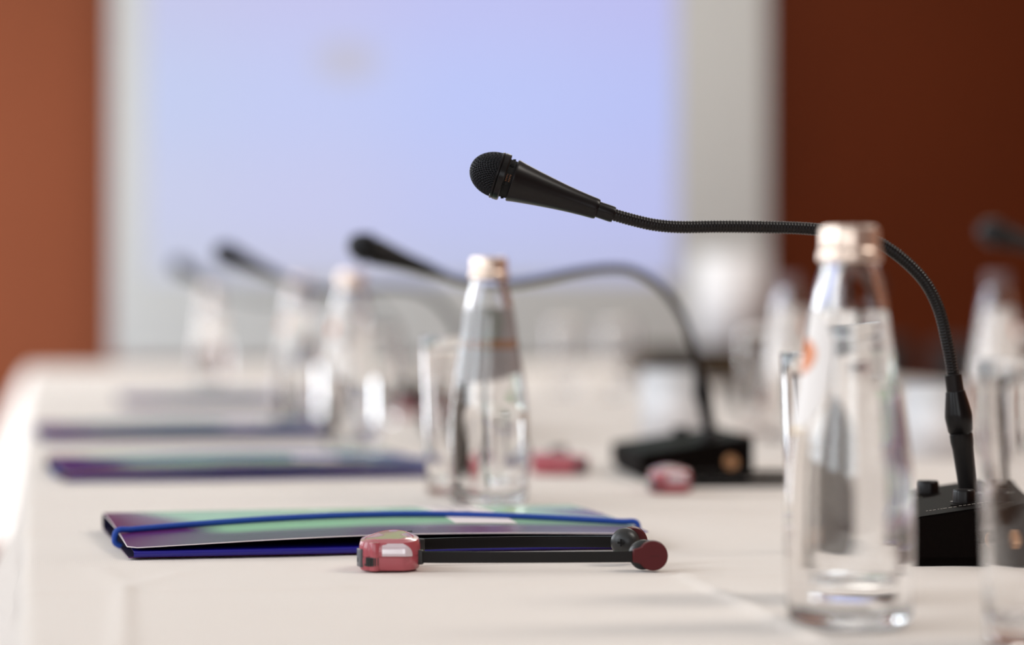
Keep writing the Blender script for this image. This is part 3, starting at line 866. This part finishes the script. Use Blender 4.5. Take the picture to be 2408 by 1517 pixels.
f0['group'] = FG; f0.location = G(303, 1.640); f0.rotation_euler = (0, 0, R_(2.6))
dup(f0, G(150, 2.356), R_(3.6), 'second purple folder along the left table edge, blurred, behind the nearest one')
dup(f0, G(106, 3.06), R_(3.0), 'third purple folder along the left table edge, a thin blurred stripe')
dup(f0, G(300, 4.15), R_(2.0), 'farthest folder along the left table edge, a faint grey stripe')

# ------------------------------------------------------------------ stethoscope headsets
def make_headset(label):
    root = thing('earphone_headset', label, 'headset', (0, 0, 0))
    ol = [(0.0, 0.012), (0.001, 0.005), (0.005, 0.0008), (0.011, 0.0), (0.019, 0.0), (0.027, 0.0006), (0.032, 0.005), (0.0352, 0.014), (0.0350, 0.024), (0.031, 0.036), (0.026, 0.046), (0.019, 0.050), (0.011, 0.044), (0.004, 0.030), (0.0006, 0.020)]
    loop = catmull([(x, y, 0) for x, y in ol], 5, closed=True); n = len(loop)
    cen = Vector((0.018, 0.022, 0))
    def ring(inset, z, lift=0.0, skew=0.0):
        out = []
        for p in loop:
            d = (cen - p); q = p + d.normalized() * min(inset, d.length)
            out.append(Vector((q.x, q.y, z + lift * q.y)))
        return out
    rows = [ring(0.0030, 0.0), ring(0.0012, 0.0006), ring(0.0003, 0.0025), ring(0.0, 0.0050), ring(0.0, 0.0080, 0.02), ring(0.00035, 0.0082, 0.02), ring(0.00035, 0.0085, 0.02), ring(0.0, 0.0087, 0.02),
            ring(0.0001, 0.0120, 0.08), ring(0.0006, 0.0148, 0.075), ring(0.0012, 0.0164, 0.075), ring(0.0030, 0.0168, 0.075), ring(0.0040, 0.0170, 0.075), ring(0.0044, 0.0167, 0.075), ring(0.0048, 0.0170, 0.075), ring(0.012, 0.0171, 0.075)]
    vs = [p for r in rows for p in r]; fs = []
    for a in range(len(rows) - 1):
        for i in range(n):
            j = (i + 1) % n; fs.append((a * n + i, a * n + j, (a + 1) * n + j, (a + 1) * n + i))
    vs.append(Vector((cen.x, cen.y, 0.0171 + 0.075 * cen.y))); c = len(vs) - 1
    for i in range(n): fs.append(((len(rows) - 1) * n + i, (len(rows) - 1) * n + (i + 1) % n, c))
    fs.append(tuple(range(n - 1, -1, -1)))
    b = MB(); b.add(vs, fs)
    b.lathe([(0, 0.0003), (0.0030, 0.0003), (0.0034, 0.001), (0.0034, 0.0158), (0.0030, 0.0166), (0, 0.0168)], 24, (0.0095, 0.0024, 0))     # upright boss beside the wheel
    body = b.build('receiver_body', M['red'], root, smooth=40)
    # glossy infrared window on the upper near face, leaning back, with a painted pale reflection
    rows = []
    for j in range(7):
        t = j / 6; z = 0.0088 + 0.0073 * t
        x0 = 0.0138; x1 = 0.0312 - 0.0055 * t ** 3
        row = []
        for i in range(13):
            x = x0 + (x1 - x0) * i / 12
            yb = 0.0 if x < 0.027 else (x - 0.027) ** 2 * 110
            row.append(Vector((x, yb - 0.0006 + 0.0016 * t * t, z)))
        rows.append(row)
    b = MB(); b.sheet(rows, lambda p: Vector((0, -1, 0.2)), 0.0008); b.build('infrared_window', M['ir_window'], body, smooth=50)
    # ribbed thumbwheel
    nn = 44; prof = []
    w_ = MB(); vs = []; fs = []
    for z in (0.0030, 0.0034, 0.0078, 0.0082):
        for i in range(nn):
            r = 0.0056 * (1.0 if i % 2 else 0.90) * (0.93 if z in (0.0030, 0.0082) else 1)
            vs.append(Vector((0.0085 + r * math.cos(2 * PI * i / nn), 0.0041 + r * math.sin(2 * PI * i / nn), z)))
    for a in range(3):
        for i in range(nn): fs.append((a * nn + i, a * nn + (i + 1) % nn, (a + 1) * nn + (i + 1) % nn, (a + 1) * nn + i))
    fs.append(tuple(range(nn - 1, -1, -1))); fs.append(tuple(3 * nn + i for i in range(nn)))
    w_.add(vs, fs); w_.build('volume_wheel', M['rubber'], body, smooth=25)
    b = MB(); b.box((0.0010, 0.0072, 0.0075), (0.0011, 0.0048, 0.0052), 0.0005, Matrix.Rotation(0.25, 3, 'Z')); b.box((-0.0004, 0.0085, 0.0062), (0.0004, 0.0008, 0.0012)); b.build('channel_switch', M['grey_plastic'], body, smooth=35)
    b = MB(); b.lathe([(0, 0), (0.0016, 0), (0.0016, 0.0006), (0, 0.0006)], 20, (0.029, 0.030, 0.0205)); b.build('indicator_dot', M['rubber'], body, smooth=35)
    # two flat sprung arms
    def arm(pts, z0, z1, hh=0.0033):
        cur = catmull([(x, y, 0) for x, y in pts], 10); m = len(cur); vs = []; fs = []
        for i, p in enumerate(cur):
            t = (cur[min(i + 1, m - 1)] - cur[max(i - 1, 0)]).normalized(); nn_ = Vector((-t.y, t.x, 0)) * 0.0009
            zc = z0 + (z1 - z0) * i / (m - 1)
            for (s, dz) in ((-1, -hh + 0.0003), (-1, hh - 0.0003), (-0.7, hh), (0.7, hh), (1, hh - 0.0003), (1, -hh + 0.0003), (0.7, -hh), (-0.7, -hh)):
                vs.append(p + nn_ * s + Vector((0, 0, zc + dz)))
        for i in range(m - 1):
            for k in range(8): fs.append((i * 8 + k, i * 8 + (k + 1) % 8, (i + 1) * 8 + (k + 1) % 8, (i + 1) * 8 + k))
        fs.append(tuple(range(7, -1, -1))); fs.append(tuple((m - 1) * 8 + k for k in range(8)))
        q = MB(); q.add(vs, fs); q.build('spring_arm', M['black_satin'], root, smooth=35)
    arm([(0.032, 0.013), (0.050, 0.0085), (0.090, 0.0055), (0.130, 0.0040), (0.163, 0.0035)], 0.0072, 0.0082)
    arm([(0.031, 0.036), (0.060, 0.046), (0.100, 0.053), (0.130, 0.053), (0.150, 0.050)], 0.0125, 0.0125)
    for (x, y, z) in ((0.0335, 0.0128, 0.0072), (0.0335, 0.0365, 0.0118)):
        b = MB(); b.box((x, y, z), (0.004, 0.0022, 0.0042), 0.001, Matrix.Rotation(-0.25 if y < 0.02 else 0.4, 3, 'Z')); b.build('arm_socket', M['rubber'], root, smooth=35)
    # ear pieces: round red pod on the outside, soft black tip on the inside
    def pod(xc, yface, zc, sgn, r=0.0086, th=0.0085):
        """outline of a round pod with a neck towards the arm, extruded along y (sgn: +1 thickness grows to +y)"""
        pts = []
        for i in range(40):
            a = -PI * 0.80 + 2 * PI * 0.80 * i / 39
            pts.append((xc + r * math.cos(a), zc + r * math.sin(a)))
        nx0 = xc - r - 0.0030
        pts += [(xc - r * 0.98, zc + 0.0043), (nx0 + 0.001, zc + 0.0038), (nx0, zc + 0.0030), (nx0, zc - 0.0030), (nx0 + 0.001, zc - 0.0038), (xc - r * 0.98, zc - 0.0043)]
        pts = [(p.x, p.y) for p in catmull([(a, c_, 0) for a, c_ in pts], 2, closed=True)]
        n = len(pts); vs = []; fs = []
        lay = [(0.0006, 0.0), (0.0001, 0.0004), (0.0, 0.0012), (0.0, th * 0.8), (0.0006, th)]
        for ins, dy in lay:
            for (x, z) in pts:
                d = Vector((xc - 0.001 - x, zc - z)); d = d.normalized() * ins
                vs.append(Vector((x + d.x, yface + sgn * dy, z + d.y)))
        for a in range(len(lay) - 1):
            for i in range(n): fs.append((a * n + i, a * n + (i + 1) % n, (a + 1) * n + (i + 1) % n, (a + 1) * n + i))
        fs.append(tuple(range(n))); fs.append(tuple((len(lay) - 1) * n + i for i in range(n - 1, -1, -1)))
        q = MB(); q.add(vs, fs)
        o = q.build('ear_piece', M['red_dark'], root, smooth=35)
        t = MB(); pr = [(0, 0.0105), (0.0032, 0.0102), (0.0060, 0.0090), (0.0080, 0.0065), (0.0088, 0.0030), (0.0084, 0.0), (0.0070, -0.001), (0, -0.001)]
        t.lathe([(rr, z) for rr, z in pr], 36, (xc - 0.004, yface + sgn * (th - 0.0005), zc - 0.0002), axis_to((-0.35, sgn, 0.0)))
        tip = t.build('ear_tip', M['rubber'], o, smooth=50)
        return o, tip
    fo, ftip = pod(0.1695, -0.0010, 0.00885, 1)
    ro, rtip = pod(0.1610, 0.0565, 0.0130, -1, th=0.0105)
    b = MB()
    for k in range(4): b.lathe([(0, 0), (0.00022, 0), (0.00022, 0.00015), (0, 0.00015)], 10, (0.1685 + k * 0.0013, -0.0010, 0.0088), axis_to((0, -1, 0)))
    b.build('vent_holes', M['dark_core'], fo, smooth=30)
    b = MB(); b.box((0.153, 0.0345, 0.0135), (0.0022, 0.0012, 0.0006), 0.0002); b.box((0.153, 0.0345, 0.0135), (0.0006, 0.0012, 0.0022), 0.0002); b.build('sound_slot', M['dark_core'], rtip, smooth=30)
    return root
HG = 'earphone headsets on the table'
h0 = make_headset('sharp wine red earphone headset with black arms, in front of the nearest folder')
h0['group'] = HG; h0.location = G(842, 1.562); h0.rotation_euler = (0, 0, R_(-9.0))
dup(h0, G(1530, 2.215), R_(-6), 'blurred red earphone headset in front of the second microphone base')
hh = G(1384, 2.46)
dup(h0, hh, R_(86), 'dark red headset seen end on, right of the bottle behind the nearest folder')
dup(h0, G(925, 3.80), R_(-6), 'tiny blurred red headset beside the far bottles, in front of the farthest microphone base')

# ------------------------------------------------------------------ cards and paper
def tent(label, pos, rz, wd, h, dep):
    b = MB(); t = 0.0006
    for s in (-1, 1):
        vs = [Vector((x, y, z)) for (y, z) in ((s * dep, 0.0), (s * dep - s * t, 0.0), (0, h), (0, h - t * 2)) for x in (-wd / 2, wd / 2)]
        b.add(vs, [(0, 1, 5, 4), (2, 6, 7, 3), (0, 2, 3, 1), (0, 4, 6, 2), (1, 3, 7, 5), (4, 5, 7, 6)])
    o = b.build('name_card', M['paper'], None, smooth=None)
    o.location = pos; o.rotation_euler = (0, 0, rz)
    return tag(o, label, 'card')
tent('white folded name card standing left of the second microphone stem', G(1580, 3.15), R_(-6), 0.070, 0.080, 0.022)
tent('pale blurred card standing behind the sharp microphone stem', G(2196, 2.75), R_(-8), 0.060, 0.075, 0.02)

pa = onwall(1634, 597, BACK - SOFF); pb = onwall(1801, 818, BACK - SOFF)
b = MB(); b.box((0, 0, 0), ((pb.x - pa.x) / 2, 0.0006, (pa.z - pb.z) / 2))
o = b.build('paper_sheet', M['paper'], None, smooth=None); o.location = ((pa.x + pb.x) / 2, BACK - SOFF - 0.0075, (pa.z + pb.z) / 2)
tag(o, 'white paper sheet fixed to the lower right corner of the screen', 'paper')

# ------------------------------------------------------------------ chairs beyond the table
def make_chair(label):
    root = thing('conference_chair', label, 'chair', (0, 0, 0))
    b = MB(); b.box((0, 0, 0.45), (0.23, 0.22, 0.035), 0.025); b.build('seat', M['chair_dark'], root)
    rows = []
    b = MB(); b.box((0, 0.225, 0.675), (0.22, 0.025, 0.135), 0.022, Matrix.Rotation(-0.08, 3, 'X')); b.build('backrest', M['chair_dark'], root)
    for sx in (-1, 1):
        b = MB(); b.tube([(sx * 0.20, -0.18, 0), (sx * 0.20, -0.18, 0.43)], 0.016, 12); b.build('leg', M['chair_wood'], root)
        b = MB(); b.tube([(sx * 0.20, 0.22, 0), (sx * 0.20, 0.20, 0.40), (sx * 0.20, 0.235, 0.74)], 0.016, 12); b.build('leg', M['chair_wood'], root)
    return root
CG = 'dark chairs beyond the table'
c0 = make_chair('dark chair on the far side of the table, seen behind the sharp microphone neck')
c0['group'] = CG; c0.location = (2.20, 6.90, 0); c0.rotation_euler = (0, 0, R_(-90))
dup(c0, (2.20, 7.62, 0), R_(-84), 'dark chair on the far side of the table, beyond the nearest bottle')

# ------------------------------------------------------------------ dark projector standing on the far part of the table
pj = thing('projector', 'dark brown box shaped projector on the table behind the white name card', 'projector', G(1632, 5.3), R_(-6))
b = MB(); b.box((0, 0, 0.042), (0.112, 0.10, 0.034), 0.008)
b.build('housing', M['projector_case'], pj)
b = MB()
for k in range(9): b.box((-0.085 + k * 0.011, -0.1005, 0.042), (0.0035, 0.001, 0.020))
b.build('vent_grille', M['dark_core'], pj, smooth=None)
b = MB(); b.lathe([(0, 0), (0.030, 0), (0.030, 0.022), (0.024, 0.024), (0.020, 0.012), (0, 0.010)], 40, (0.055, 0.099, 0.044), axis_to((0, 1, 0))); b.build('lens', M['black_satin'], pj)
for sx in (-1, 1):
    for sy in (-1, 1):
        b = MB(); b.lathe([(0, 0), (0.009, 0), (0.009, 0.010), (0, 0.010)], 20, (sx * 0.085, sy * 0.075, 0)); b.build('foot', M['rubber'], pj)

# ------------------------------------------------------------------ camera and colour
cam = bpy.data.cameras.new('camera'); co = bpy.data.objects.new('camera', cam); C.objects.link(co)
co.location = (0, 0, CAMZ); co.rotation_euler = (R_(90), 0, -TH)
cam.sensor_width = 36.0; cam.lens = FPX / 2408 * 36.0
cam.shift_y = -(1517 / 2 - HORIZON) / 2408
cam.clip_start = 0.05
cam.dof.use_dof = True; cam.dof.focus_distance = 1.622; cam.dof.aperture_fstop = cam.lens / 31.5
cam.dof.aperture_blades = 0
SC.camera = co
vs_ = SC.view_settings
vs_.view_transform = 'Standard'; vs_.look = 'None'; vs_.gamma = 1.0; vs_.exposure = 0.0; vs_.use_curve_mapping = False
cy = SC.cycles
cy.use_denoising = True
cy.max_bounces = 16; cy.transmission_bounces = 16; cy.glossy_bounces = 8; cy.diffuse_bounces = 5; cy.transparent_max_bounces = 8
cy.blur_glossy = 0.6
cy.sample_clamp_indirect = 8.0
